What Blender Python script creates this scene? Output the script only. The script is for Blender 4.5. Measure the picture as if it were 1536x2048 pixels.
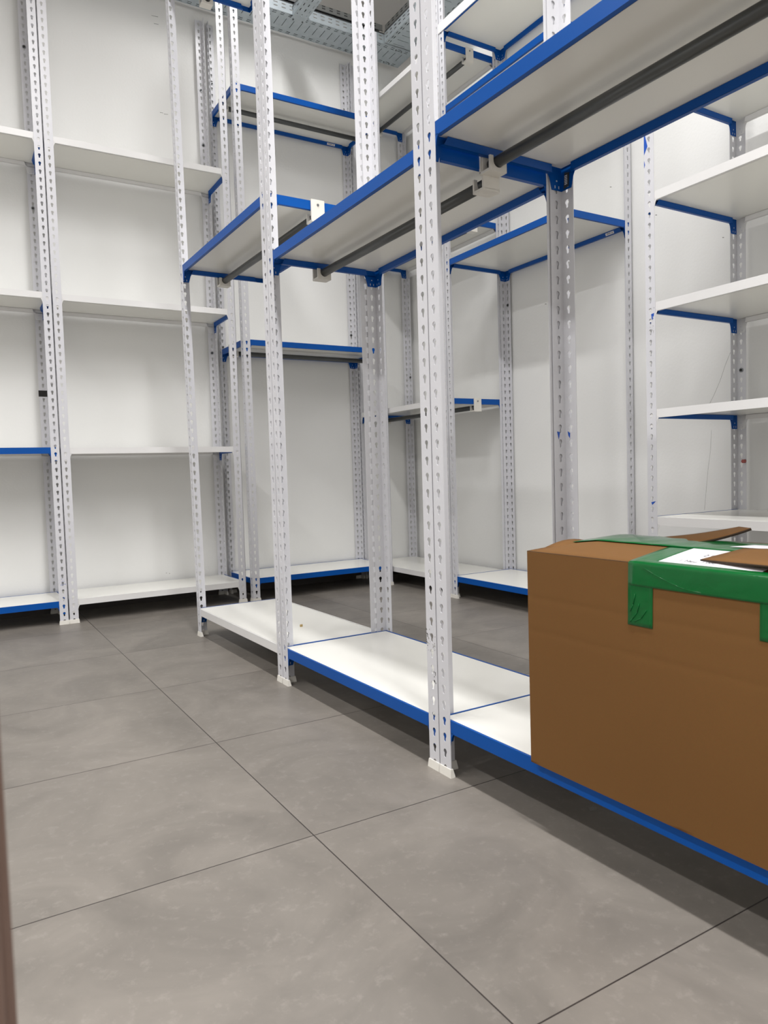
import bpy, bmesh, math, random
from mathutils import Vector, Matrix
R = math.radians
sc = bpy.context.scene
COL = sc.collection
for o in list(bpy.data.objects):
    bpy.data.objects.remove(o, do_unlink=True)

# ------------------------------------------------------------------ camera
W_PX, H_PX, F_PX = 1536, 2048, 1461.6
YAW, PITCH, ROLL, EYE = R(30.887), R(-3.119), R(-1.743), 0.70
fwd = Vector((math.sin(YAW) * math.cos(PITCH), math.cos(YAW) * math.cos(PITCH), math.sin(PITCH)))
rt0 = Vector((math.cos(YAW), -math.sin(YAW), 0.0))
up0 = rt0.cross(fwd)
rt = rt0 * math.cos(ROLL) + up0 * math.sin(ROLL)
up = up0 * math.cos(ROLL) - rt0 * math.sin(ROLL)
cam_data = bpy.data.cameras.new('camera')
cam = bpy.data.objects.new('camera', cam_data)
COL.objects.link(cam)
cam.matrix_world = Matrix(((rt.x, up.x, -fwd.x, 0), (rt.y, up.y, -fwd.y, 0), (rt.z, up.z, -fwd.z, EYE), (0, 0, 0, 1)))
cam_data.sensor_fit = 'VERTICAL'
cam_data.sensor_height = 24.0
cam_data.lens = 24.0 * F_PX / H_PX
cam_data.clip_start = 0.02
cam_data.dof.use_dof = True
cam_data.dof.focus_distance = 2.6
cam_data.dof.aperture_fstop = (cam_data.lens / 1000.0) / 0.0022
sc.camera = cam

# ------------------------------------------------------------------ view + world + lamps
sc.view_settings.view_transform = 'Standard'
sc.view_settings.look = 'None'
sc.view_settings.gamma = 1.0
sc.view_settings.use_curve_mapping = False
sc.view_settings.exposure = 0.50
world = bpy.data.worlds.new('room_air')
sc.world = world
world.use_nodes = True
world.node_tree.nodes['Background'].inputs['Color'].default_value = (0.9, 0.95, 1.0, 1)
world.node_tree.nodes['Background'].inputs['Strength'].default_value = 0.05


def lamp(name, loc, sx, sy, power, color=(1.0, 0.99, 0.985)):
    d = bpy.data.lights.new(name, 'AREA')
    d.shape = 'RECTANGLE'
    d.size, d.size_y = sx, sy
    d.energy = power
    d.color = color
    d.spread = R(154)
    o = bpy.data.objects.new(name, d)
    o.location = loc
    COL.objects.link(o)
    return o


for ly, pw in ((1.35, 36), (-0.10, 34), (-1.60, 32)):
    lamp('row_lamp', (0.62, ly, 3.95), 0.16, 1.2, pw)
for ly, pw in ((2.95, 17), (1.35, 7)):  # added fill to brighten the right wall and far corner, no known fitting
    lamp('back_aisle_fill', (1.75, ly, 3.90), 0.16, 1.2, pw)
for ly, pw in ((2.6, 30), (0.9, 34), (-0.9, 30)):
    lamp('side_lamp', (-1.90, ly, 3.90), 0.16, 1.2, pw)


# ------------------------------------------------------------------ materials
def new_mat(name):
    m = bpy.data.materials.new(name)
    m.use_nodes = True
    return m, m.node_tree, m.node_tree.nodes['Principled BSDF']


def srgb(r, g, b):
    f = lambda c: ((c / 255 + 0.055) / 1.055) ** 2.4 if c > 10 else c / 255 / 12.92
    return (f(r), f(g), f(b), 1)


def mottled(name, c1, c2, scale=6.0, rough=0.5, bump=0.0, bump_scale=60.0, metallic=0.0, detail=4.0, spec=0.5, coat=0.0):
    m, nt, b = new_mat(name)
    tc = nt.nodes.new('ShaderNodeTexCoord')
    n = nt.nodes.new('ShaderNodeTexNoise')
    n.inputs['Scale'].default_value = scale
    n.inputs['Detail'].default_value = detail
    mix = nt.nodes.new('ShaderNodeMix')
    mix.data_type = 'RGBA'
    mix.inputs['A'].default_value = c1
    mix.inputs['B'].default_value = c2
    nt.links.new(tc.outputs['Object'], n.inputs['Vector'])
    nt.links.new(n.outputs['Fac'], mix.inputs['Factor'])
    nt.links.new(mix.outputs['Result'], b.inputs['Base Color'])
    b.inputs['Roughness'].default_value = rough
    b.inputs['Metallic'].default_value = metallic
    b.inputs['Specular IOR Level'].default_value = spec
    b.inputs['Coat Weight'].default_value = coat
    if bump:
        n2 = nt.nodes.new('ShaderNodeTexNoise')
        n2.inputs['Scale'].default_value = bump_scale
        n2.inputs['Detail'].default_value = 3
        bp = nt.nodes.new('ShaderNodeBump')
        bp.inputs['Strength'].default_value = bump
        bp.inputs['Distance'].default_value = 0.002
        nt.links.new(tc.outputs['Object'], n2.inputs['Vector'])
        nt.links.new(n2.outputs['Fac'], bp.inputs['Height'])
        nt.links.new(bp.outputs['Normal'], b.inputs['Normal'])
    return m


M_WALL = mottled('wall_paint', srgb(234, 234, 232), srgb(230, 230, 228), 1.5, 0.75, 0.25, 90)
M_CEIL = mottled('bare_concrete_ceiling', srgb(150, 138, 126), srgb(136, 124, 113), 2.5, 0.8, 0.3, 30)
M_POST = mottled('white_powder_coat', srgb(214, 214, 218), srgb(204, 204, 209), 9, 0.30, 0.10, 14)
M_WHITEBEAM = mottled('white_beam_paint', srgb(228, 227, 226), srgb(222, 221, 220), 5, 0.32)
M_BLUE = mottled('blue_beam_paint', srgb(0, 80, 162), srgb(0, 74, 154), 5, 0.36, spec=0.22)
M_BOARD = mottled('white_melamine', srgb(237, 236, 230), srgb(232, 231, 225), 3, 0.22)
M_FOOT = mottled('white_plastic', srgb(226, 223, 215), srgb(214, 210, 202), 20, 0.5)
M_ROD = mottled('dark_grey_steel', srgb(92, 94, 94), srgb(78, 80, 80), 8, 0.38, metallic=0.55)
M_GALV = mottled('galvanised_steel', srgb(184, 193, 198), srgb(160, 170, 176), 26, 0.42, metallic=0.2)
M_GALVD = mottled('dull_galvanised_steel', srgb(150, 153, 152), srgb(118, 121, 120), 12, 0.38, metallic=0.4)
M_SCREW = mottled('zinc_screw', srgb(150, 152, 155), srgb(120, 122, 125), 30, 0.35, metallic=0.8)
M_BLACK = mottled('black_tape', srgb(18, 15, 13), srgb(26, 22, 19), 10, 0.5)
M_BTAPE = mottled('blue_tape', srgb(20, 84, 185), srgb(16, 74, 170), 10, 0.5)
M_CARDEDGE = mottled('cardboard_core', srgb(60, 42, 26), srgb(36, 25, 16), 160, 0.9)
M_LABEL = mottled('paper_label', srgb(232, 231, 236), srgb(226, 225, 230), 10, 0.55)
M_INK = mottled('printing_ink', srgb(45, 42, 42), srgb(60, 56, 56), 30, 0.6)
M_JAMB = mottled('brown_door_frame', srgb(120, 97, 86), srgb(104, 82, 72), 8, 0.55)
M_SCUFF = mottled('scuff_grey', srgb(150, 148, 144), srgb(120, 118, 114), 60, 0.8)
M_RED = mottled('faded_red_plastic', srgb(170, 90, 84), srgb(150, 74, 70), 30, 0.5)
M_SEAM = mottled('dark_rubber', srgb(60, 62, 62), srgb(48, 50, 50), 30, 0.6)


def cardboard():
    m, nt, b = new_mat('brown_cardboard')
    tc = nt.nodes.new('ShaderNodeTexCoord')
    n = nt.nodes.new('ShaderNodeTexNoise')
    n.inputs['Scale'].default_value = 3.0
    n.inputs['Detail'].default_value = 8
    mix = nt.nodes.new('ShaderNodeMix'); mix.data_type = 'RGBA'
    mix.inputs['A'].default_value = srgb(120, 84, 44)
    mix.inputs['B'].default_value = srgb(112, 77, 39)
    fib = nt.nodes.new('ShaderNodeTexNoise'); fib.inputs['Scale'].default_value = 420
    fm = nt.nodes.new('ShaderNodeMix'); fm.data_type = 'RGBA'; fm.blend_type = 'MULTIPLY'
    fm.inputs['Factor'].default_value = 0.16
    wav = nt.nodes.new('ShaderNodeTexWave')
    wav.wave_type = 'BANDS'; wav.bands_direction = 'Y'
    wav.inputs['Scale'].default_value = 55
    wav.inputs['Distortion'].default_value = 0.5
    bp = nt.nodes.new('ShaderNodeBump'); bp.inputs['Strength'].default_value = 0.12
    bp.inputs['Distance'].default_value = 0.001
    nt.links.new(tc.outputs['Object'], n.inputs['Vector'])
    nt.links.new(tc.outputs['Object'], fib.inputs['Vector'])
    nt.links.new(tc.outputs['Object'], wav.inputs['Vector'])
    nt.links.new(n.outputs['Fac'], mix.inputs['Factor'])
    nt.links.new(mix.outputs['Result'], fm.inputs['A'])
    nt.links.new(fib.outputs['Color'], fm.inputs['B'])
    nt.links.new(fm.outputs['Result'], b.inputs['Base Color'])
    nt.links.new(wav.outputs['Fac'], bp.inputs['Height'])
    nt.links.new(bp.outputs['Normal'], b.inputs['Normal'])
    b.inputs['Roughness'].default_value = 0.75
    b.inputs['Specular IOR Level'].default_value = 0.25
    return m


M_CARD = cardboard()


def tape():
    m, nt, b = new_mat('green_packing_tape')
    tc = nt.nodes.new('ShaderNodeTexCoord')
    n = nt.nodes.new('ShaderNodeTexNoise'); n.inputs['Scale'].default_value = 22; n.inputs['Detail'].default_value = 5
    n.inputs['Distortion'].default_value = 1.2
    mix = nt.nodes.new('ShaderNodeMix'); mix.data_type = 'RGBA'
    mix.inputs['A'].default_value = srgb(0, 84, 34)
    mix.inputs['B'].default_value = srgb(0, 96, 42)
    mp = nt.nodes.new('ShaderNodeMapping'); mp.inputs['Scale'].default_value = (1, 0.35, 1)
    bp = nt.nodes.new('ShaderNodeBump'); bp.inputs['Strength'].default_value = 0.35; bp.inputs['Distance'].default_value = 0.004
    nt.links.new(tc.outputs['Object'], mp.inputs['Vector'])
    nt.links.new(mp.outputs['Vector'], n.inputs['Vector'])
    nt.links.new(n.outputs['Fac'], mix.inputs['Factor'])
    nt.links.new(mix.outputs['Result'], b.inputs['Base Color'])
    nt.links.new(n.outputs['Fac'], bp.inputs['Height'])
    nt.links.new(bp.outputs['Normal'], b.inputs['Normal'])
    b.inputs['Roughness'].default_value = 0.3
    b.inputs['Specular IOR Level'].default_value = 0.1
    b.inputs['Coat Weight'].default_value = 0.6
    b.inputs['Coat Roughness'].default_value = 0.08
    return m


M_TAPE = tape()


def floor_mat():
    m, nt, b = new_mat('grey_porcelain_tiles')
    N, L = nt.nodes, nt.links
    tc = N.new('ShaderNodeTexCoord')
    sep = N.new('ShaderNodeSeparateXYZ')
    L.new(tc.outputs['Object'], sep.inputs[0])

    def math_(op, a, bb=None, c=None):
        n = N.new('ShaderNodeMath'); n.operation = op
        for i, v in enumerate((a, bb, c)):
            if v is None: continue
            if isinstance(v, (int, float)): n.inputs[i].default_value = v
            else: L.new(v, n.inputs[i])
        return n.outputs[0]
    lines, cells = [], []
    for out, off, pitch in ((sep.outputs['X'], 0.577, 0.605), (sep.outputs['Y'], 0.669, 0.598)):
        u = math_('DIVIDE', math_('SUBTRACT', out, off), pitch)
        cells.append(math_('FLOOR', math_('ADD', u, 0.0)))
        fr = math_('FRACT', u)
        d = math_('MULTIPLY', math_('MINIMUM', fr, math_('SUBTRACT', 1.0, fr)), pitch)
        lines.append(math_('LESS_THAN', d, 0.0012))
    joint = math_('MAXIMUM', lines[0], lines[1])
    seed = math_('ADD', math_('MULTIPLY', cells[0], 7.31), math_('MULTIPLY', cells[1], 3.77))
    comb = N.new('ShaderNodeCombineXYZ'); L.new(seed, comb.inputs[2])
    add = N.new('ShaderNodeVectorMath'); add.operation = 'ADD'
    L.new(tc.outputs['Object'], add.inputs[0]); L.new(comb.outputs[0], add.inputs[1])
    n1 = N.new('ShaderNodeTexNoise'); n1.inputs['Scale'].default_value = 4.0; n1.inputs['Detail'].default_value = 8
    n1.inputs['Roughness'].default_value = 0.6; n1.inputs['Distortion'].default_value = 0.8
    L.new(add.outputs[0], n1.inputs['Vector'])
    n2 = N.new('ShaderNodeTexNoise'); n2.inputs['Scale'].default_value = 44; n2.inputs['Detail'].default_value = 10; n2.inputs['Distortion'].default_value = 0.15
    n2.inputs['Roughness'].default_value = 0.72
    L.new(add.outputs[0], n2.inputs['Vector'])
    ramp = N.new('ShaderNodeValToRGB')
    ramp.color_ramp.elements[0].position = 0.32; ramp.color_ramp.elements[0].color = srgb(107, 102, 96)
    ramp.color_ramp.elements[1].position = 0.68; ramp.color_ramp.elements[1].color = srgb(128, 122, 115)
    L.new(n1.outputs['Fac'], ramp.inputs['Fac'])
    fl = N.new('ShaderNodeValToRGB')
    fl.color_ramp.elements[0].position = 0.54; fl.color_ramp.elements[0].color = (0, 0, 0, 1)
    fl.color_ramp.elements[1].position = 0.76; fl.color_ramp.elements[1].color = (1, 1, 1, 1)
    L.new(n2.outputs['Fac'], fl.inputs['Fac'])
    mx = N.new('ShaderNodeMix'); mx.data_type = 'RGBA'
    L.new(math_('MULTIPLY', fl.outputs['Color'], 0.32), mx.inputs['Factor'])
    L.new(ramp.outputs['Color'], mx.inputs['A']); mx.inputs['B'].default_value = srgb(164, 158, 151)
    mj = N.new('ShaderNodeMix'); mj.data_type = 'RGBA'
    L.new(joint, mj.inputs['Factor'])
    L.new(mx.outputs['Result'], mj.inputs['A']); mj.inputs['B'].default_value = srgb(48, 42, 40)
    L.new(mj.outputs['Result'], b.inputs['Base Color'])
    bp = N.new('ShaderNodeBump'); bp.inputs['Strength'].default_value = 0.6; bp.inputs['Distance'].default_value = 0.001
    L.new(math_('SUBTRACT', math_('MULTIPLY', n2.outputs['Fac'], 0.25), joint), bp.inputs['Height'])
    L.new(bp.outputs['Normal'], b.inputs['Normal'])
    b.inputs['Roughness'].default_value = 0.42
    return m


M_FLOOR = floor_mat()


# ------------------------------------------------------------------ mesh helpers
def box(bm, x0, x1, y0, y1, z0, z1, mi=0):
    v = [bm.verts.new(p) for p in ((x0, y0, z0), (x1, y0, z0), (x1, y1, z0), (x0, y1, z0),
                                   (x0, y0, z1), (x1, y0, z1), (x1, y1, z1), (x0, y1, z1))]
    for q in ((3, 2, 1, 0), (4, 5, 6, 7), (0, 1, 5, 4), (1, 2, 6, 5), (2, 3, 7, 6), (3, 0, 4, 7)):
        bm.faces.new([v[i] for i in q]).material_index = mi


def prism(bm, base, ext, mi=0):
    """base = list of 3d points, extruded by vector ext"""
    ext = Vector(ext)
    a = [bm.verts.new(p) for p in base]
    b = [bm.verts.new(Vector(p) + ext) for p in base]
    n = len(a)
    bm.faces.new(a[::-1]).material_index = mi
    bm.faces.new(b).material_index = mi
    for i in range(n):
        bm.faces.new((a[i], a[(i + 1) % n], b[(i + 1) % n], b[i])).material_index = mi


def tube(bm, p0, p1, r, seg=16, mi=0, squash=1.0):
    p0, p1 = Vector(p0), Vector(p1)
    d = (p1 - p0).normalized()
    a = d.cross(Vector((0, 0, 1)))
    if a.length < 1e-4: a = Vector((1, 0, 0))
    a.normalize(); b = a.cross(d)
    rings = [[bm.verts.new(p + a * (r * squash * math.cos(2 * math.pi * i / seg)) + b * (r * math.sin(2 * math.pi * i / seg)))
              for i in range(seg)] for p in (p0, p1)]
    for i in range(seg):
        f = bm.faces.new((rings[0][i], rings[0][(i + 1) % seg], rings[1][(i + 1) % seg], rings[1][i]))
        f.smooth = True; f.material_index = mi
    bm.faces.new(rings[0][::-1]).material_index = mi
    bm.faces.new(rings[1]).material_index = mi


def mesh(name, bm, mats):
    bmesh.ops.recalc_face_normals(bm, faces=bm.faces)
    me = bpy.data.meshes.new(name)
    bm.to_mesh(me); bm.free()
    for m in (mats if isinstance(mats, (list, tuple)) else [mats]):
        me.materials.append(m)
    return me


def obj(name, me, parent=None, loc=(0, 0, 0), rot=(0, 0, 0)):
    o = bpy.data.objects.new(name, me)
    COL.objects.link(o)
    o.location = loc; o.rotation_euler = rot
    o.parent = parent
    return o


def tag(o, label=None, cat=None, group=None, kind=None):
    if label: o['label'] = label
    if cat: o['category'] = cat
    if group: o['group'] = group
    if kind: o['kind'] = kind
    return o


def empty(name, loc, rz=0.0):
    o = bpy.data.objects.new(name, None)
    COL.objects.link(o)
    o.location = loc; o.rotation_euler = (0, 0, rz)
    o.empty_display_size = 0.1
    return o


# ------------------------------------------------------------------ the room
XW, YW, ZC = 2.792, 4.255, 4.02
X0, Y0 = -3.2, -2.6


def structure(name, dims, m):
    bm = bmesh.new(); box(bm, *dims)
    return tag(obj(name, mesh(name, bm, m)), kind='structure')


structure('floor', (X0 - .1, XW + .1, Y0 - .1, YW + .1, -0.1, 0.0), M_FLOOR)
structure('ceiling', (X0 - .1, XW + .1, Y0 - .1, YW + .1, ZC, ZC + 0.1), M_CEIL)
structure('wall_back', (X0 - .1, XW + .1, YW, YW + .1, 0, ZC), M_WALL)
structure('wall_right', (XW, XW + .1, Y0, YW, 0, ZC), M_WALL)
structure('wall_left', (X0 - .1, X0, Y0, YW, 0, ZC), M_WALL)
structure('wall_front', (X0, XW, Y0 - .1, Y0, 0, ZC), M_WALL)
M_BASE = mottled('dark_grey_skirting', srgb(74, 68, 63), srgb(60, 55, 51), 8, 0.5)
structure('baseboard_back', (X0, XW - 0.012, YW - 0.012, YW, 0, 0.085), M_BASE)
structure('baseboard_right', (XW - 0.012, XW, Y0, YW, 0, 0.085), M_BASE)
# brown door frame right beside the camera, out of focus at the left edge of the photo
bm = bmesh.new()
box(bm, -0.20, 0.0125, 0.300, 0.36, 0, 2.1)
box(bm, -0.20, 0.0085, 0.285, 0.30, 0, 2.1)
tr = obj('trim_1', mesh('trim_1', bm, M_JAMB))
tag(tr, kind='structure')
bv = tr.modifiers.new('bevel', 'BEVEL'); bv.width = 0.003; bv.segments = 2

# ------------------------------------------------------------------ slotted angle posts
PITCH_H, FL, POST_H, TH = 0.0373, 0.0405, 3.32, 0.0018


def keyhole_profile():
    """right half (u >= 0) of a keyhole centred on 0, from top to bottom"""
    r, w, low = 0.0062, 0.0036, -0.0145
    pts = [(0, r)]
    for k in range(1, 7):
        a = math.pi / 2 - k * math.radians(20.5)
        pts.append((r * math.cos(a), r * math.sin(a)))
    pts.append((w, -r * 0.95))
    pts.append((w * 0.9, low + 0.002))
    pts.append((w * 0.45, low))
    pts.append((0, low))
    return pts


def post_mesh(name, height):
    bm = bmesh.new()
    prof = keyhole_profile()
    c = 0.0198
    n = int(height / PITCH_H)
    lo0 = 0.0
    for fl in (0, 1):
        def P(u, z, t):
            return (u, t, z) if fl == 0 else (t, u, z)
        u_in, u_out = (0.0, FL) if fl == 0 else (TH, FL)
        for layer in (0, 1):
            t = 0.0 if layer == 0 else TH
            for k in range(n):
                zc = 0.018 + k * PITCH_H
                z0 = 0.0 if k == 0 else zc - PITCH_H * 0.55
                z1 = height if k == n - 1 else zc + PITCH_H * 0.45
                right = [(c + u, zc + v) for u, v in prof]
                left = [(c - u, zc + v) for u, v in prof]
                if k == 0:
                    right = [(u, max(v, 0.0035)) for u, v in right]; left = [(u, max(v, 0.0035)) for u, v in left]
                    # keep the lowest hole simple
                pr = [(c, z1), (u_out, z1), (u_out, z0), (c, z0)] + right[::-1]
                pl = [(c, z1), (u_in, z1), (u_in, z0), (c, z0)] + left[::-1]
                for poly in (pr, pl):
                    f = bm.faces.new([bm.verts.new(P(u, z, t)) for u, z in poly])
                if layer == 0:
                    ring = right + left[::-1][1:-1]
                    va = [bm.verts.new(P(u, z, 0.0)) for u, z in ring]
                    vb = [bm.verts.new(P(u, z, TH)) for u, z in ring]
                    for i in range(len(ring)):
                        j = (i + 1) % len(ring)
                        bm.faces.new((va[i], va[j], vb[j], vb[i]))
        # outer edge and top edge
        a = [bm.verts.new(P(*q)) for q in ((FL, 0, 0), (FL, height, 0), (FL, height, TH), (FL, 0, TH))]
        bm.faces.new(a)
        a = [bm.verts.new(P(*q)) for q in ((0, height, 0), (FL, height, 0), (FL, height, TH), (0, height, TH))]
        bm.faces.new(a)
    bmesh.ops.remove_doubles(bm, verts=bm.verts, dist=0.00002)
    return mesh(name, bm, M_POST)


POST = post_mesh('slotted_post', POST_H)


def foot_mesh():
    bm = bmesh.new()
    def ring(e, z, w):
        return [(-e, -e, z), (FL + e, -e, z), (FL + e, w, z), (w, w, z), (w, FL + e, z), (-e, FL + e, z)]
    lv = [ring(0.0040, 0.0, 0.009), ring(0.0037, 0.003, 0.009), ring(0.0022, 0.017, 0.0055), ring(0.0018, 0.0195, 0.005)]
    vs = [[bm.verts.new(p) for p in l] for l in lv]
    for a, b in zip(vs, vs[1:]):
        for i in range(6):
            bm.faces.new((a[i], a[(i + 1) % 6], b[(i + 1) % 6], b[i]))
    bm.faces.new(vs[0][::-1]); bm.faces.new(vs[-1])
    return mesh('post_foot', bm, M_FOOT)


FOOT = foot_mesh()

# ------------------------------------------------------------------ shelf beams and boards
BH, LIP = 0.030, 0.018


def beam_mesh(length, m, gusset=(0, 1)):
    """beam along +x from 0..length, web on y=0..0.0018 (outer face y=0), inner side +y, top at z=0"""
    bm = bmesh.new()
    L = length
    box(bm, 0.003, L - 0.003, 0, 0.0016, -BH, 0)
    box(bm, 0.004, L - 0.004, 0.0016, 0.0055, -0.0016, 0)            # rolled top edge
    lo = [(0.036, 0.0016, -BH), (L - 0.036, 0.0016, -BH), (L - 0.045, 0.012, -BH), (0.045, 0.012, -BH)]
    prism(bm, lo, (0, 0, 0.0012))                                       # bottom fold
    wall_ = [(0.045, 0.012, -BH), (L - 0.045, 0.012, -BH), (L - 0.052, LIP, -0.0135), (0.052, LIP, -0.0135)]
    prism(bm, wall_, (0, -0.0012, 0))                                   # inner wall rising to the board
    if gusset:
        for s in gusset:
            q = [(0.003, -BH + 0.002), (0.050, -BH + 0.002), (0.044, -BH - 0.008), (0.036, -0.066), (0.003, -0.066)]
            q = [((L - x) if s else x, 0.0, z) for x, z in q]
            prism(bm, q, (0, 0.0016, 0))
            for (hx, hz, w, h) in ((0.020, -0.043, .004, .0035), (0.013, -0.058, .0022, .007), (0.026, -0.058, .0022, .007)):
                xx = (L - hx) if s else hx
                box(bm, xx - w / 2, xx + w / 2, 0.0015, 0.0019, hz - h / 2, hz + h / 2, 1)
    return mesh('beam', bm, [m, M_POST])


_cache = {}


def cached(key, fn):
    if key not in _cache: _cache[key] = fn()
    return _cache[key]


def board_mesh(w, d):
    bm = bmesh.new()
    box(bm, 0.0095, w - 0.0095, 0.0095, d - 0.0095, -0.0125, -0.0006)
    return mesh('shelf_board', bm, M_BOARD)


IN = 0.0022   # the beams sit just inside the post flanges


def add_shelf(unit, W, D, z, cols, x0=0.0, x1=0.0, tilt=0.0, skew=False):
    """cols = colours of front, back, left end, right end: 'b' blue or 'w' white; z = top of shelf"""
    w = W - x0 + x1
    s = obj('shelf', cached(('board', round(w, 4), D), lambda: board_mesh(w, D)), unit, (x0, 0, z), (0, tilt, 0))
    mm = {'b': M_BLUE, 'w': M_WHITEBEAM}
    for i, (c, ln, loc, rz) in enumerate(((cols[0], w, (0, IN, 0), 0), (cols[1], w, (w, D - IN, 0), math.pi),
                           (cols[2], D, (IN, D, 0), -math.pi / 2), (cols[3], D, (w - IN, 0, 0), math.pi / 2))):
        gs = (1,) if (skew and i == 2) else (0,) if (skew and i == 1) else (0, 1)
        b = obj('beam', cached(('beam', round(ln, 4), c, gs), lambda: beam_mesh(ln, mm[c], gs)), s, loc, (0, 0, rz))
    s['label'] = {'b': 'shelf with blue front beam', 'w': 'shelf with white front beam'}[cols[0]]
    return s


def make_bracket_mesh():
    """hooks over an end beam whose outer face is x=0; the rail goes to +x"""
    bm = bmesh.new()
    hw = 0.025
    box(bm, -0.0055, -0.0005, -hw, hw, -0.066, 0.003)           # outer plate
    box(bm, -0.0055, 0.010, -hw, hw, 0.0006, 0.0035)            # over the top of the beam
    box(bm, -0.0055, 0.034, -hw, hw, -0.070, -0.064)            # sole
    # inner cradle with a U cut for the rail
    r = 0.0145
    arc = [(r * math.cos(a), -0.047 + r * math.sin(a)) for a in [math.radians(180 + i * 18) for i in range(11)]]
    q = [(-hw, -0.064), (-hw, -0.036), (-r, -0.036)] + arc + [(r, -0.036), (hw, -0.036), (hw, -0.064)]
    prism(bm, [(0.029, y, z) for y, z in q], (0.005, 0, 0))
    tube(bm, (-0.0075, 0, -0.014), (-0.0050, 0, -0.014), 0.0042, 14, 1)
    return mesh('rail_bracket', bm, [M_FOOT, M_SCREW])


BRACKET = make_bracket_mesh()


def add_rail(unit, W, D, z, y=None, x0=0.0, x1=0.0, ends=(1, 1)):
    y = D / 2 if y is None else y
    bm = bmesh.new()
    L = W - x0 + x1 - 0.02
    tube(bm, (0, 0, 0), (L, 0, 0), 0.0132, 20, 0, 1.05)
    ra = obj('hanging_rail', mesh('hanging_rail', bm, M_ROD), unit, (x0 + 0.010, y, z - 0.0475))
    ra['label'] = 'dark grey steel clothes rail'
    if ends[0]: obj('rail_bracket', BRACKET, ra, (-0.0095, 0, 0.0475))
    if ends[1]: obj('rail_bracket', BRACKET, ra, (L + 0.0095, 0, 0.0475), (0, 0, math.pi))
    return ra


def unit(label, loc, rz, W, D, group=None, lean=(0, 0), back_in=0.0):
    u = empty('shelving_unit', loc, rz)
    tag(u, label, 'shelving unit', group)
    for x, y, r, ln in ((0, 0, 0, lean[0]), (W, 0, math.pi / 2, lean[1]), (W, D, math.pi, lean[1]), (back_in, D, -math.pi / 2, 0 if back_in else lean[0])):
        p = obj('post', POST, u, (x, y, 0.0))
        p.rotation_euler = (Matrix.Rotation(ln, 3, 'Y') @ Matrix.Rotation(r, 3, 'Z')).to_euler()
        f = obj('foot', FOOT, p, (0, 0, 0))
        f['label'] = 'white plastic foot cap'
    return u


def small_box(name, parent, dims, m, label=None):
    bm = bmesh.new(); box(bm, *dims)
    o = obj(name, mesh(name, bm, m), parent)
    if label: o['label'] = label
    return o


def bolt(u, x, y, z):
    """wall bolt with washer, seen from the front; on the inner face of a back flange"""
    bm = bmesh.new()
    tube(bm, (0, 0, 0), (0, -0.0022, 0), 0.0088, 16, 0)
    tube(bm, (0, -0.0022, 0), (0, -0.006, 0), 0.0045, 6, 1)
    obj('wall_bolt', mesh('wall_bolt', bm, [M_SCREW, M_BLACK]), u, (x, y, z))


def barcode(parent, loc, rot, w=0.05, h=0.016):
    bm = bmesh.new()
    box(bm, 0, w, -0.0004, 0, 0, h)
    rnd = random.Random(4)
    x = 0.006
    while x < w * 0.62:
        b = rnd.choice((0.0008, 0.0014, 0.002))
        box(bm, x, x + b, -0.0006, -0.0004, h * 0.3, h * 0.85, 1)
        x += b + rnd.choice((0.0009, 0.0016))
    box(bm, w * 0.7, w * 0.93, -0.0006, -0.0004, h * 0.55, h * 0.7, 1)
    box(bm, w * 0.7, w * 0.88, -0.0006, -0.0004, h * 0.25, h * 0.38, 1)
    o = obj('barcode_sticker', mesh('barcode_sticker', bm, [M_LABEL, M_INK]), parent, loc, rot)
    o['label'] = 'small white barcode sticker'
    return o


HP = math.pi / 2
GL, GM, GR = 'shelving units along the back wall', 'shelving units in the middle row', 'shelving units along the right wall'
DL = 0.360
# ---- back wall row (local x = world X, local y = world Y)
XL1, XL2 = 0.4925, 1.4375
L0 = unit('white slotted shelving unit cut by the left edge of the photo, lower shelves blue-fronted', (XL1 - 0.0045 - 0.915, 3.872, 0), 0, 0.915, DL, GL)
add_shelf(L0, 0.915, DL, 2.358, 'wwbb'); add_shelf(L0, 0.915, DL, 1.612, 'wwbb')
add_shelf(L0, 0.915, DL, 0.869, 'bwbb'); add_shelf(L0, 0.915, DL, 0.116, 'bbbb')
small_box('black_tape', L0, (0.915 - 0.043, 0.915 - 0.0015, DL - TH - 0.0012, DL - TH, 1.150, 1.182), M_BLACK, 'square of black tape')
for z in (2.93, 2.12): bolt(L0, 0.915 - 0.021, DL - TH, z)

L1 = unit('shelving unit with white-fronted shelves filling the back wall left of the hanging-rail unit', (XL1, 3.872, 0), 0, 0.915, DL, GL)
for z in (2.356, 1.610, 0.866): add_shelf(L1, 0.915, DL, z, 'wwbb')
add_shelf(L1, 0.915, DL, 0.118, 'wwwb')
for z in (2.93, 2.62, 2.05, 1.43): bolt(L1, 0.915 - 0.021, DL - TH, z)

L2 = unit('far corner shelving unit with bright blue shelves and two hanging rails on the back wall', (XL2, 3.845, 0), 0, 0.913, 0.402, GL)
for z in (2.814, 1.450): add_shelf(L2, 0.913, 0.402, z, 'bbbb'); add_rail(L2, 0.913, 0.402, z)
add_shelf(L2, 0.913, 0.402, 0.130, 'bbbb')
barcode(L2, (0.755, 0.402 - IN - 0.0131, 2.814 - 0.0290), (R(20), 0, 0), 0.055, 0.012)
for z in (2.93, 1.60, 1.50): bolt(L2, 0.913 - 0.021, 0.402 - TH, z)
bolt(L2, 0.021, 0.402 - TH, 2.99); bolt(L2, 0.021, 0.402 - TH, 1.47)

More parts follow.
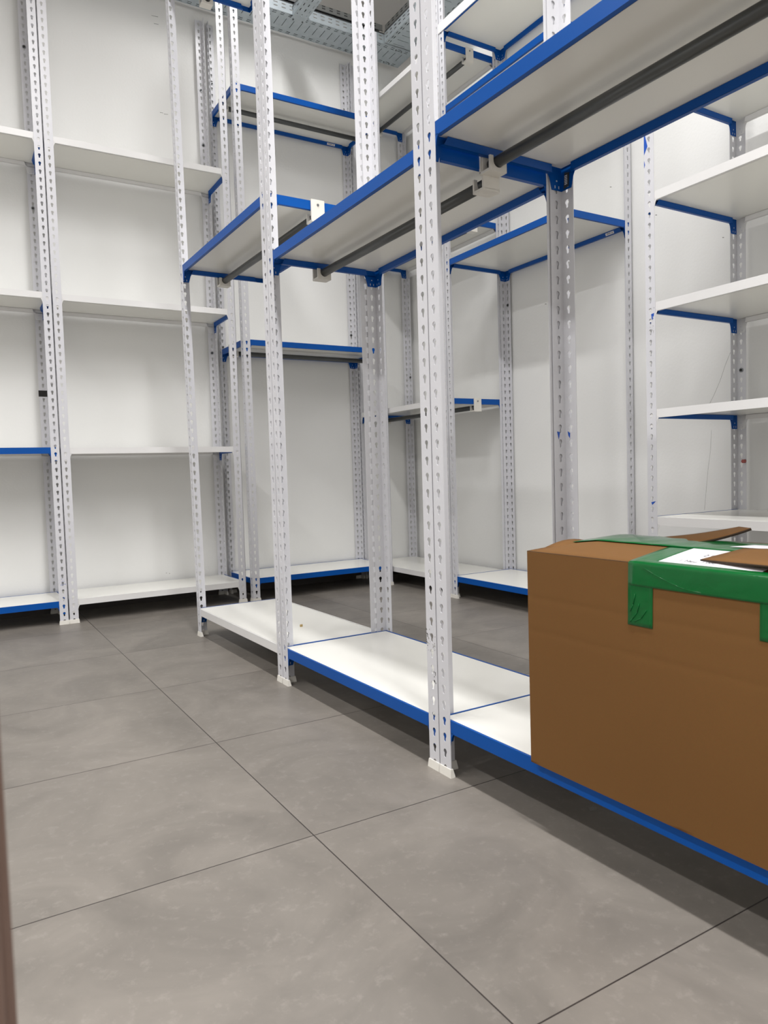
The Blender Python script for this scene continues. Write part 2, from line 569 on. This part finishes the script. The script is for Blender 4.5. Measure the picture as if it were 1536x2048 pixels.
# ---- right wall row (local x = -Y, local y = +X)
DR = 0.405
DR2 = 0.420
R1 = unit('corner shelving unit with white-fronted shelves and rails along the right wall', (2.36, 4.232, 0), -HP, 0.995, DR, GR)
for z in (2.978, 2.074, 1.092): add_shelf(R1, 0.995, DR, z, 'wwbb'); add_rail(R1, 0.995, DR, z)
add_shelf(R1, 0.995, DR, 0.112, 'wwwb')
bolt(R1, 0.020, DR - TH, 1.34)
R2 = unit('right-wall shelving unit with blue beams and a wide open gap above its bottom shelf', (2.36, 3.233, 0), -HP, 0.888, DR2, GR)
for z in (3.030, 2.612, 1.820, 0.121): add_shelf(R2, 0.888, DR2, z, 'bbbb')
sp = small_box('front_fascia', R2, (-0.001, 0.888, -0.004, -0.0005, 2.997, 3.045), M_WHITEBEAM, 'white strip over the top blue beam')
barcode(R2, (0.75, DR2 - IN - 0.0131, 1.820 - 0.0290), (R(20), 0, 0), 0.05, 0.012)
bolt(R2, 0.020, DR2 - TH, 1.62)
D3 = 0.535
R3 = unit('deep shelving unit at the right edge with closely spaced white-fronted shelves', (2.19, 1.788, 0), -HP, 0.95, D3, GR)
for z in (2.032, 1.657, 1.272, 0.895, 0.509): add_shelf(R3, 0.95, D3, z, 'wwbb')
add_shelf(R3, 0.95, D3, 0.12, 'wwbb')
bolt(R3, 0.021, D3 - TH, 1.06)
bm = bmesh.new(); tube(bm, (0, 0, 0), (0, -0.012, 0), 0.008, 6)
obj('plug', mesh('plug', bm, M_RED), R3, (0.034, D3 - TH, 0.700))['label'] = 'small faded red plastic plug'
# scraps of blue tape left on its front post
bm = bmesh.new()
prism(bm, [(0.0, -0.0006, 1.905), (0.0015, -0.0006, 1.875), (0.0150, -0.0006, 1.820), (0.0, -0.0006, 1.795)], (0, 0.0005, 0))
prism(bm, [(0.0, -0.0006, 1.775), (0.004, -0.0006, 1.760), (0.0, -0.0006, 1.750)], (0, 0.0005, 0))
prism(bm, [(0.024, -0.0006, 1.233), (0.036, -0.0006, 1.235), (0.034, -0.0006, 1.222), (0.030, -0.0006, 1.226), (0.031, -0.0006, 1.212), (0.026, -0.0006, 1.216)], (0, 0.0005, 0))
prism(bm, [(0.016, -0.0006, 0.562), (0.036, -0.0006, 0.566), (0.020, -0.0006, 0.552)], (0, 0.0005, 0))
obj('tape_scrap', mesh('tape_scrap', bm, M_BTAPE), R3)['label'] = 'torn blue tape scraps'

# ---- middle row: front line X = .941 at Y = 2.267, turned 0.69 degrees
A = -HP + R(0.69)
DM = 0.390
DM2, DM3 = 0.413, 0.421
ax = Vector((math.cos(A), math.sin(A), 0))
def mid(yworld, gap=0.0):
    t = (2.267 - yworld) / -ax.y
    return Vector((0.941, 2.267, 0)) + ax * (t + gap)
WM1, WM2, WM3 = 0.925, 0.894, 0.91
o1 = mid(2.267, -WM1 - 0.001)
M1 = unit('middle-row shelving unit at the far end, raised top shelf with blue beams and rail', o1, A, WM1, DM, GM, lean=(-0.026, 0), back_in=0.06)
add_shelf(M1, WM1, DM, 0.123, 'wwbb', x0=0.0)
add_shelf(M1, WM1, DM, 1.622, 'bbbb', x0=-0.03, skew=True); add_rail(M1, WM1, DM, 1.622, y=0.19, x0=-0.03)
add_shelf(M1, WM1, DM, 2.852, 'bbbb', x0=-0.066, skew=True); add_rail(M1, WM1, DM, 2.852, y=0.175, x0=-0.066)
small_box('yellow_clip', M1, (0.66, 0.665, 0.19, 0.20, 0.1228, 0.131), mottled('beige_plastic', srgb(190, 165, 110), srgb(175, 150, 96), 30), 'tiny beige chip lying on the board')
o2 = mid(2.267, 0.001)
M2 = unit('middle-row shelving unit in the centre of the photo, between the other two', o2, A, WM2, DM2, GM)
add_shelf(M2, WM2, DM2, 0.124, 'bbbb')
add_shelf(M2, WM2, DM2, 1.422, 'bbbb', tilt=-0.010); add_rail(M2, WM2, DM2, 1.424, y=0.19)
o3 = mid(2.267, 0.001 + WM2 + 0.002)
M3 = unit('nearest middle-row shelving unit, carrying the taped cardboard box', o3, A, WM3, DM3, GM)
add_shelf(M3, WM3, DM3, 0.132, 'bbbb')
add_shelf(M3, WM3, DM3, 1.457, 'bbbb'); add_rail(M3, WM3, DM3, 1.457, y=0.185)
bm = bmesh.new()
prism(bm, [(0, 0, 0), (0.018, 0, 0.004), (0.020, 0, 0.036), (0.004, 0, 0.040)], (0, -0.0006, 0))
for k in range(6): box(bm, 0.004, 0.013, -0.0009, -0.0006, 0.010 + k * 0.004, 0.012 + k * 0.004, 1)
s = obj('sticker', mesh('sticker', bm, [M_SEAM, M_LABEL]), M3, (0.012, DM3 - 0.0045, 1.457 - 0.064)); s['label'] = 'dark torn sticker on the corner plate'

def flecks(parent, u0, u1, z0, z1, n, m, seed, label, side=False):
    """small chips and smears stuck on the outer face of a front post flange"""
    rnd = random.Random(seed)
    bm = bmesh.new()
    for _ in range(n):
        u, z = rnd.uniform(u0, u1), rnd.uniform(z0, z1)
        k = rnd.randint(4, 6); r = rnd.uniform(0.0006, 0.0022)
        pts = []
        for i in range(k):
            a = 2 * math.pi * i / k + rnd.uniform(-.3, .3)
            pts.append((u + r * math.cos(a) * rnd.uniform(.4, 1.2), -0.0003, z + r * 1.4 * math.sin(a) * rnd.uniform(.4, 1.2)))
        prism(bm, pts, (0, 0.0003, 0))
    obj('paint_chips', mesh('paint_chips', bm, m), parent)['label'] = label


flecks(M2, WM2 - 0.040, WM2 - 0.006, 0.278, 0.335, 26, M_SCUFF, 3, 'grey scuffs on the post')
flecks(M2, WM2 - 0.041, WM2 - 0.036, 0.285, 0.330, 9, M_INK, 5, 'dark chips on the post edge')
flecks(M2, WM2 - 0.016, WM2 - 0.006, 0.205, 0.235, 14, M_INK, 8, 'dark chips on the post')
flecks(L0, 0.915 - 0.036, 0.915 - 0.008, 0.195, 0.225, 16, M_BTAPE, 11, 'blue paint chips on the post')
flecks(R3, 0.004, 0.04, 1.16, 1.30, 14, M_SCUFF, 12, 'grey scuffs on the post')
bm = bmesh.new()
prism(bm, [(0.010, DM3 - TH - 0.0006, 0.79), (0.018, DM3 - TH - 0.0006, 0.785), (0.017, DM3 - TH - 0.0006, 0.772), (0.012, DM3 - TH - 0.0006, 0.779)], (0, 0.0005, 0))
obj('tape_scrap', mesh('tape_scrap', bm, M_BTAPE), M3)['label'] = 'torn blue tape scrap'
bm = bmesh.new()
prism(bm, [(TH + 0.0004, DM3 - 0.032, 0.79), (TH + 0.0004, DM3 - 0.022, 0.788), (TH + 0.0004, DM3 - 0.026, 0.770)], (0.0005, 0, 0))
obj('tape_scrap', mesh('tape_scrap', bm, M_BTAPE), M3)['label'] = 'torn blue tape scrap'

# ------------------------------------------------------------------ cable trays under the ceiling
def grid_plate(bm, xs, ys, is_hole, place):
    """faces for each grid cell that is not a hole; place(x, y) -> 3d"""
    vs = {}
    def V(i, j):
        if (i, j) not in vs: vs[(i, j)] = bm.verts.new(place(xs[i], ys[j]))
        return vs[(i, j)]
    for i in range(len(xs) - 1):
        for j in range(len(ys) - 1):
            if is_hole((xs[i] + xs[i + 1]) / 2, (ys[j] + ys[j + 1]) / 2): continue
            bm.faces.new((V(i, j), V(i + 1, j), V(i + 1, j + 1), V(i, j + 1)))


def tray(name, label, length, width, loc, rz, side_h=0.060, cross=True, group='cable trays under the ceiling'):
    """tray along local +x, width along +y, bottom at z=0"""
    per = 0.05
    bm = bmesh.new()
    n = int(length / per)
    xs = [0.0]
    for k in range(n):
        b = k * per
        for d in (0.006, 0.012, 0.0155, 0.036, 0.0385): xs.append(b + d)
    xs.append(length)
    rows = [0.012, 0.026] if width > 0.15 else [0.014]
    slots = []
    for r in rows: slots += [r, width - r]
    if width <= 0.15: slots.append(width / 2)
    ys = {0.0, width}
    for s_ in slots: ys |= {s_ - 0.0027, s_ + 0.0027}
    lo, hi = width * 0.26, width * 0.66
    if cross: ys |= {lo, hi}
    ys = sorted(ys)

    def hole(x, y):
        q = x % per
        idx = int(x / per)
        if any(abs(y - s_) < 0.0027 for s_ in slots): return 0.012 < q < 0.036
        if cross and lo < y < hi: return 0.012 < q < 0.0155
        return False
    grid_plate(bm, xs, ys, hole, lambda x, y: (x, y, 0))
    zs = sorted({0.0, 0.020, 0.026, 0.040, 0.046, side_h})
    for y in (0.0, width):
        grid_plate(bm, xs, zs, lambda x, z: 0.012 < (x % per) < 0.036 and (0.020 < z < 0.026 or 0.040 < z < 0.046),
                   lambda x, z: (x, y, z))
    me = mesh(name, bm, M_GALV)
    o = obj(name, me, None, loc, (0, 0, rz))
    so = o.modifiers.new('thickness', 'SOLIDIFY'); so.thickness = 0.0012; so.offset = 0
    tag(o, label, 'cable tray', group)
    bm = bmesh.new()
    for y, s_ in ((0.0, 1), (width, -1)):
        tube(bm, (0, y, side_h), (length, y, side_h), 0.0032, 8)
    l = obj('rolled_edge', mesh('rolled_edge', bm, M_SCREW), o)
    l['label'] = 'shiny rolled top edge'
    return o


def coupler(parent, x, w):
    bm = bmesh.new()
    for y, e in ((0.0, -1), (w, 1)):
        box(bm, x - 0.045, x + 0.045, y + e * 0.001, y + e * 0.003, 0.006, 0.050)
        for dx in (-0.03, -0.012, 0.012, 0.03):
            tube(bm, (x + dx, y + e * 0.003, 0.028), (x + dx, y + e * 0.011, 0.028), 0.0055, 6, 1)
    for dx in (-0.02, 0.02):
        for y in (0.02, w - 0.02):
            tube(bm, (x + dx, y, -0.001), (x + dx, y, -0.008), 0.0045, 6, 1)
    c = obj('coupler', mesh('coupler', bm, [M_GALVD, M_SCREW]), parent)
    c['label'] = 'bolted joint plate'


ZT = 3.372
tA = tray('cable_tray', 'wide slotted cable tray running along the back wall', 4.02, 0.192, (-1.3, 4.005, ZT), 0)
for x in (2.735, 3.640): coupler(tA, x, 0.192)
coupler(tA, 3.92, 0.192)
tB = tray('cable_tray', 'wide cable tray meeting the back wall tray near the corner', 3.6, 0.205, (2.500, 3.995, ZT + 0.004), -HP)
tC = tray('cable_tray', 'narrow cable tray crossing between the shelving posts', 3.4, 0.088, (1.878, 3.998, ZT - 0.009), -HP, 0.05, cross=False)
bm = bmesh.new()
prism(bm, [(0.0, 0.0, 0), (0.0, 0.088, 0), (-0.040, 0.092, 0), (-0.048, 0.082, 0), (-0.048, 0.006, 0), (-0.040, -0.004, 0)], (0, 0, 0.0012))
for y in (0.014, 0.074):
    tube(bm, (-0.03, y, 0), (-0.03, y, -0.007), 0.0045, 6, 1)
obj('end_tongue', mesh('end_tongue', bm, [M_GALV, M_SCREW]), tC)
tB['group'] = tC['group'] = 'cable trays under the ceiling'


def slot_fill(length, width, loc, rz, label):  # unseen dark tubes, added so the tray slots look dark from below
    bm = bmesh.new(); rnd = random.Random(int(width * 1000))
    n = int(width / 0.0155)
    for i in range(n):
        y = 0.010 + (width - 0.02) * (i + 0.5) / n
        r = rnd.uniform(0.0062, 0.0076)
        tube(bm, (0.01, y, 0.0025 + r), (length - 0.01, y, 0.0025 + r), r, 8, i % 2)
    o = obj('slot_darkener', mesh('slot_darkener', bm, [M_BLACK, M_SEAM]), None, loc, (0, 0, rz))
    return tag(o, label, 'slot_fill', kind='stuff')


slot_fill(4.0, 0.192, (-1.29, 4.005, ZT), 0, 'added dark tubes shading the slots of the back wall cable tray')
slot_fill(3.58, 0.205, (2.500, 3.985, ZT + 0.004), -HP, 'added dark tubes shading the slots of the corner cable tray')
slot_fill(3.38, 0.088, (1.878, 3.988, ZT - 0.009), -HP, 'added dark tubes shading the slots of the narrow cross tray')


def channel(name, label, length, loc, rz):
    bm = bmesh.new()
    box(bm, 0, length, 0, 0.002, 0, 0.036)
    box(bm, 0, length, 0.038, 0.040, 0, 0.036)
    box(bm, 0, length, 0.002, 0.038, 0.034, 0.036)
    k = 0.03
    while k < length - 0.03:
        box(bm, k, k + 0.022, -0.0006, 0.0, 0.014, 0.021, 1)
        box(bm, k, k + 0.022, -0.0006, 0.0, 0.028, 0.034, 1)
        k += 0.05
    box(bm, 0, length, -0.004, 0.0, -0.003, 0.0, 2)
    o = obj(name, mesh(name, bm, [M_GALVD, M_SEAM, M_SCREW]), None, loc, (0, 0, rz))
    tag(o, label, 'support rail')
    return o


channel('support_channel', 'dark steel support channel above the back wall cable tray', 3.8, (-1.3, 4.02, ZT + 0.085), 0)
channel('support_channel', 'dark steel support channel above the corner cable tray', 3.4, (2.515, 4.01, ZT + 0.085), -HP)

# ------------------------------------------------------------------ cardboard box on the nearest bottom shelf
BZ = 0.1325
BL, BD, BHT, RIDGE = 0.66, 0.335, 0.409, 0.022       # length along the row, depth, wall height, bulge of the taped top
bo = Vector((0.9425, 1.050, BZ))
bx = empty('cardboard_box', bo, A)
tag(bx, 'brown cardboard box sealed with green tape on the nearest blue shelf', 'box')


def topz(x, y):
    """bulging lid: highest along the middle seam, flatter at the left end"""
    v = y / BD
    e = min(1.0, 0.35 + x / 0.12)
    return BHT + RIDGE * (1 - abs(2 * v - 1) ** 1.3) * e


bm = bmesh.new()
NX, NY, NZ = 26, 16, 14
def front_y(x, z):                                     # the front wall bellies out slightly, with faint pressed creases
    u, v = x / BL, z / BHT
    b = -0.004 * math.sin(math.pi * u) * math.sin(math.pi * v)
    for zc in (0.322, 0.259): b += 0.00028 * math.exp(-((z - zc) / 0.0045) ** 2)
    return b
def grid(bm, nu, nv, fn):
    g = [[bm.verts.new(fn(i / nu, j / nv)) for j in range(nv + 1)] for i in range(nu + 1)]
    for i in range(nu):
        for j in range(nv):
            f = bm.faces.new((g[i][j], g[i + 1][j], g[i + 1][j + 1], g[i][j + 1])); f.smooth = True
    return g
grid(bm, NX, 90, lambda u, v: (u * BL, front_y(u * BL, v * BHT), v * BHT))
grid(bm, NX, NZ, lambda u, v: (u * BL, BD, v * BHT))
grid(bm, NY, NZ, lambda u, v: (0, u * BD, v * (BHT if v < 1 else topz(0, u * BD))))
grid(bm, NY, NZ, lambda u, v: (BL, u * BD, v * (BHT if v < 1 else topz(BL, u * BD))))
grid(bm, 4, 4, lambda u, v: (u * BL, v * BD, 0))
bmesh.ops.remove_doubles(bm, verts=bm.verts, dist=0.0004)
obj('box_body', mesh('box_body', bm, M_CARD), bx)
# lid flaps: two long ones meeting at the seam, built with thickness
def flap(name, fn, nu, nv, label=None, th=0.0038, parent=bx, m=None):
    bm = bmesh.new()
    grid(bm, nu, nv, fn)
    o = obj(name, mesh(name, bm, [m or M_CARD, M_CARDEDGE]), parent)
    s = o.modifiers.new('thickness', 'SOLIDIFY'); s.thickness = th; s.offset = -1
    s.material_offset_rim = 1 if m is None else 0
    if label: o['label'] = label
    return o
flap('lid_flap', lambda u, v: (u * BL, v * (BD / 2 - 0.001), topz(u * BL, v * BD / 2) + 0.001), 24, 8, 'front half of the taped lid')
flap('lid_flap', lambda u, v: (u * BL, BD / 2 + 0.001 + v * (BD / 2 - 0.001), topz(u * BL, BD / 2 + v * BD / 2) + 0.001), 24, 8, 'back half of the taped lid')
# a small side flap pushed up under the lid at the far left
flap('side_flap', lambda u, v: (0.002 + u * 0.05, 0.045 + v * 0.125, BHT - 0.001 + 0.016 * math.sin(math.pi * min(1, v * 0.75 + 0.1)) * (1 - u * .6)), 4, 8, 'left side flap bulging out')


def lquad(name, pts, label, th=0.004, bend=0.0):
    a, b, c, d = [Vector(p) for p in pts]
    def fn(u, v):
        p = a.lerp(b, u).lerp(d.lerp(c, u), v)
        return p + Vector((0, 0, -bend * math.sin(math.pi * v)))
    return flap(name, fn, 6, 8, label, th)


Mi = Matrix.Rotation(-A, 3, 'Z')
def loc_(x, y, z): return Mi @ (Vector((x, y, z)) - bo)
lquad('torn_flap', [loc_(1.0850, 0.7992, 0.5633), loc_(1.1100, 0.8999, 0.5648), loc_(1.2000, 0.7843, 0.5849), loc_(1.1400, 0.7237, 0.5892)], 'torn lid piece folded upwards', 0.004, 0.003)
lquad('torn_flap', [loc_(1.1500, 0.8419, 0.5501), loc_(1.1700, 0.8388, 0.5606), loc_(1.2200, 0.7220, 0.5566), loc_(1.1600, 0.6865, 0.5514)], 'loose lid piece behind the tape', 0.004)
lquad('torn_flap', [loc_(0.982, 0.706, 0.5525), loc_(1.055, 0.682, 0.5655), loc_(1.085, 0.50, 0.573), loc_(0.925, 0.42, 0.562)], 'loose lid piece lying over the label', 0.004)


# green tape: follows the box surface a hair above it
def strip(name, fn, nu=20, nv=5, label=None):
    bm = bmesh.new(); grid(bm, nu, nv, fn)
    o = obj(name, mesh(name, bm, M_TAPE), bx)
    s = o.modifiers.new('thickness', 'SOLIDIFY'); s.thickness = 0.0003; s.offset = 1
    if label: o['label'] = label
    return o


e = 0.0008
def on_front(x, z): return (x, front_y(x, z) - e, z)
def on_top(x, y, k=0.0): return (x, y, topz(x, y) + 0.0018 + k)
rn = random.Random(2)
XA, XB = 0.239, 0.287         # left vertical strip
XC, XD = 0.462, 0.512         # right vertical strip
def wrap_front(x0, x1, depth_down, far):
    def fn(u, v):
        s_ = v * (depth_down + far)
        x = x0 + u * (x1 - x0)
        if s_ < depth_down: return on_front(x, BHT + 0.002 - depth_down + s_)
        return on_top(x, s_ - depth_down - e)
    return fn
strip('green_tape', wrap_front(XA, XB, 0.103, BD / 2), 6, 40, 'strip of tape down the front')
strip('green_tape', wrap_front(XC, XD, 0.090, BD / 2), 6, 40, 'strip of tape down the front near the right edge')
strip('green_tape', lambda u, v: (lambda x, s_: (x, front_y(x, BHT - 0.036 + s_) - 0.0017, BHT - 0.036 + s_) if s_ < 0.038 else on_top(x, s_ - 0.038 - e, 0.0010))(XA + 0.002 + u * (0.42), v * 0.051), 40, 16, 'tape along the front top edge')
strip('green_tape', lambda u, v: on_top(0.012 + u * 0.64, BD / 2 - 0.066 + v * 0.085, 0.0012 + 0.0006 * math.sin(u * 60) * math.sin(v * 9)), 60, 10, 'tape along the lid seam')
strip('green_tape', lambda u, v: on_top(XB + 0.001 + u * 0.035, 0.012 + v * 0.13, 0.0002), 6, 12, 'tape beside the label')
strip('green_tape', lambda u, v: on_top(XB + 0.03 + u * 0.20, 0.095 + v * 0.035, 0.0004), 12, 4, 'tape behind the label')
def wrinkle(pts):
    bm = bmesh.new()
    q = [(x, front_y(x, z) - 0.0021, z) for x, z in pts]
    for a_, b_ in zip(q, q[1:]): tube(bm, a_, b_, 0.00055, 6)
    obj('tape_wrinkle', mesh('tape_wrinkle', bm, M_TAPE), bx)['label'] = 'raised crease in the tape'
wrinkle([(0.268, 0.404), (0.290, 0.395), (0.315, 0.386), (0.345, 0.378), (0.372, 0.376)])
wrinkle([(0.262, 0.345), (0.258, 0.330), (0.248, 0.318), (0.243, 0.312)])
wrinkle([(0.276, 0.336), (0.266, 0.322), (0.252, 0.314)])
wrinkle([(0.254, 0.360), (0.250, 0.342), (0.244, 0.330)])
# label under the tape
bm = bmesh.new()
grid(bm, 12, 10, lambda u, v: on_top(XA + 0.047 + u * 0.17, 0.014 + v * 0.10, 0.0008))
lb = obj('paper_label', mesh('paper_label', bm, M_LABEL), bx); lb['label'] = 'white printed paper label'
for txt, x, y, size in (('1 Meu', 0.314, 0.022, 0.013), ('1.000', 0.352, 0.024, 0.011), ('2 G', 0.332, 0.058, 0.016)):
    cu = bpy.data.curves.new('printed_text', 'FONT'); cu.body = txt; cu.size = size
    cu.materials.append(M_INK)
    tmp = bpy.data.objects.new('text_shape', cu); COL.objects.link(tmp)
    bpy.context.view_layer.update()
    me = bpy.data.meshes.new_from_object(tmp.evaluated_get(bpy.context.evaluated_depsgraph_get()))
    bpy.data.objects.remove(tmp, do_unlink=True)
    t = bpy.data.objects.new('printed_text', me); COL.objects.link(t)
    t.parent = lb
    sl = math.atan2(topz(x, y + 0.01) - topz(x, y), 0.01)
    t.location = (x, y, topz(x, y) + 0.0036); t.rotation_euler = (sl, 0, 0)
# torn white paper under the tape by the seam
bm = bmesh.new()
vs = [bm.verts.new(on_top(x, y, 0.0026)) for x, y in ((0.335, 0.125), (0.362, 0.150), (0.44, 0.155), (0.50, 0.145), (0.47, 0.120), (0.40, 0.128))]
bm.faces.new(vs)
obj('torn_paper', mesh('torn_paper', bm, M_LABEL), bx)['label'] = 'torn white paper'

# ------------------------------------------------------------------ small marks that belong to the walls
def curve_mark(name, pts, r, m, parent):
    bm = bmesh.new()
    for a, b in zip(pts, pts[1:]): tube(bm, a, b, r, 5)
    o = obj(name, mesh(name, bm, m), parent)
    tag(o, kind='structure')
    return o


wr = bpy.data.objects['wall_right']; wb = bpy.data.objects['wall_back']
def wall_ray_x(px, py, X):
    d = fwd + rt * ((px - 768) / F_PX) - up * ((py - 1024) / F_PX)
    return Vector((0, 0, EYE)) + d * (X / d.x)
def wall_ray_y(px, py, Y):
    d = fwd + rt * ((px - 768) / F_PX) - up * ((py - 1024) / F_PX)
    return Vector((0, 0, EYE)) + d * (Y / d.y)
pts = [wall_ray_x(x, y, XW) for x, y in ((1482, 669), (1462, 702), (1451, 729), (1440, 762), (1428, 790), (1420, 806), (1418, 830))]
curve_mark('scuff', pts, 0.0006, M_SCUFF, wr)
pts = [wall_ray_x(x, y, XW) for x, y in ((1423, 860), (1421, 900), (1416, 940), (1412, 985), (1409, 1020))]
curve_mark('scuff', pts, 0.0005, M_SCUFF, wr)
for (a, b) in (((303, 31), (316, 34)), ((308, 47), (317, 49)), ((320, 225), (326, 226)), ((328, 228), (336, 229)), ((332, 1146), (334, 1146)), ((338, 1147), (340, 1147))):
    curve_mark('scuff', [wall_ray_y(*a, YW), wall_ray_y(*b, YW)], 0.0012, M_SCUFF, wb)
for x, y in ((1220, 374), (1090, 608), (1445, 475), (1311, 430)):
    curve_mark('scuff', [wall_ray_x(x, y, XW), wall_ray_x(x + 3, y, XW)], 0.0015, M_SCUFF, wr)

bm = bmesh.new()
prism(bm, [(0, 0, 0.0003), (0.012, -0.006, 0.0003), (0.022, 0.002, 0.0012), (0.018, 0.012, 0.0003), (0.006, 0.010, 0.0008)], (0, 0, 0.0003))
fs = obj('film_scrap', mesh('film_scrap', bm, M_SCUFF), None, (1.088, 1.038, 0.0))
tag(fs, 'tiny torn scrap of film on the floor under the nearest shelf', 'scrap')
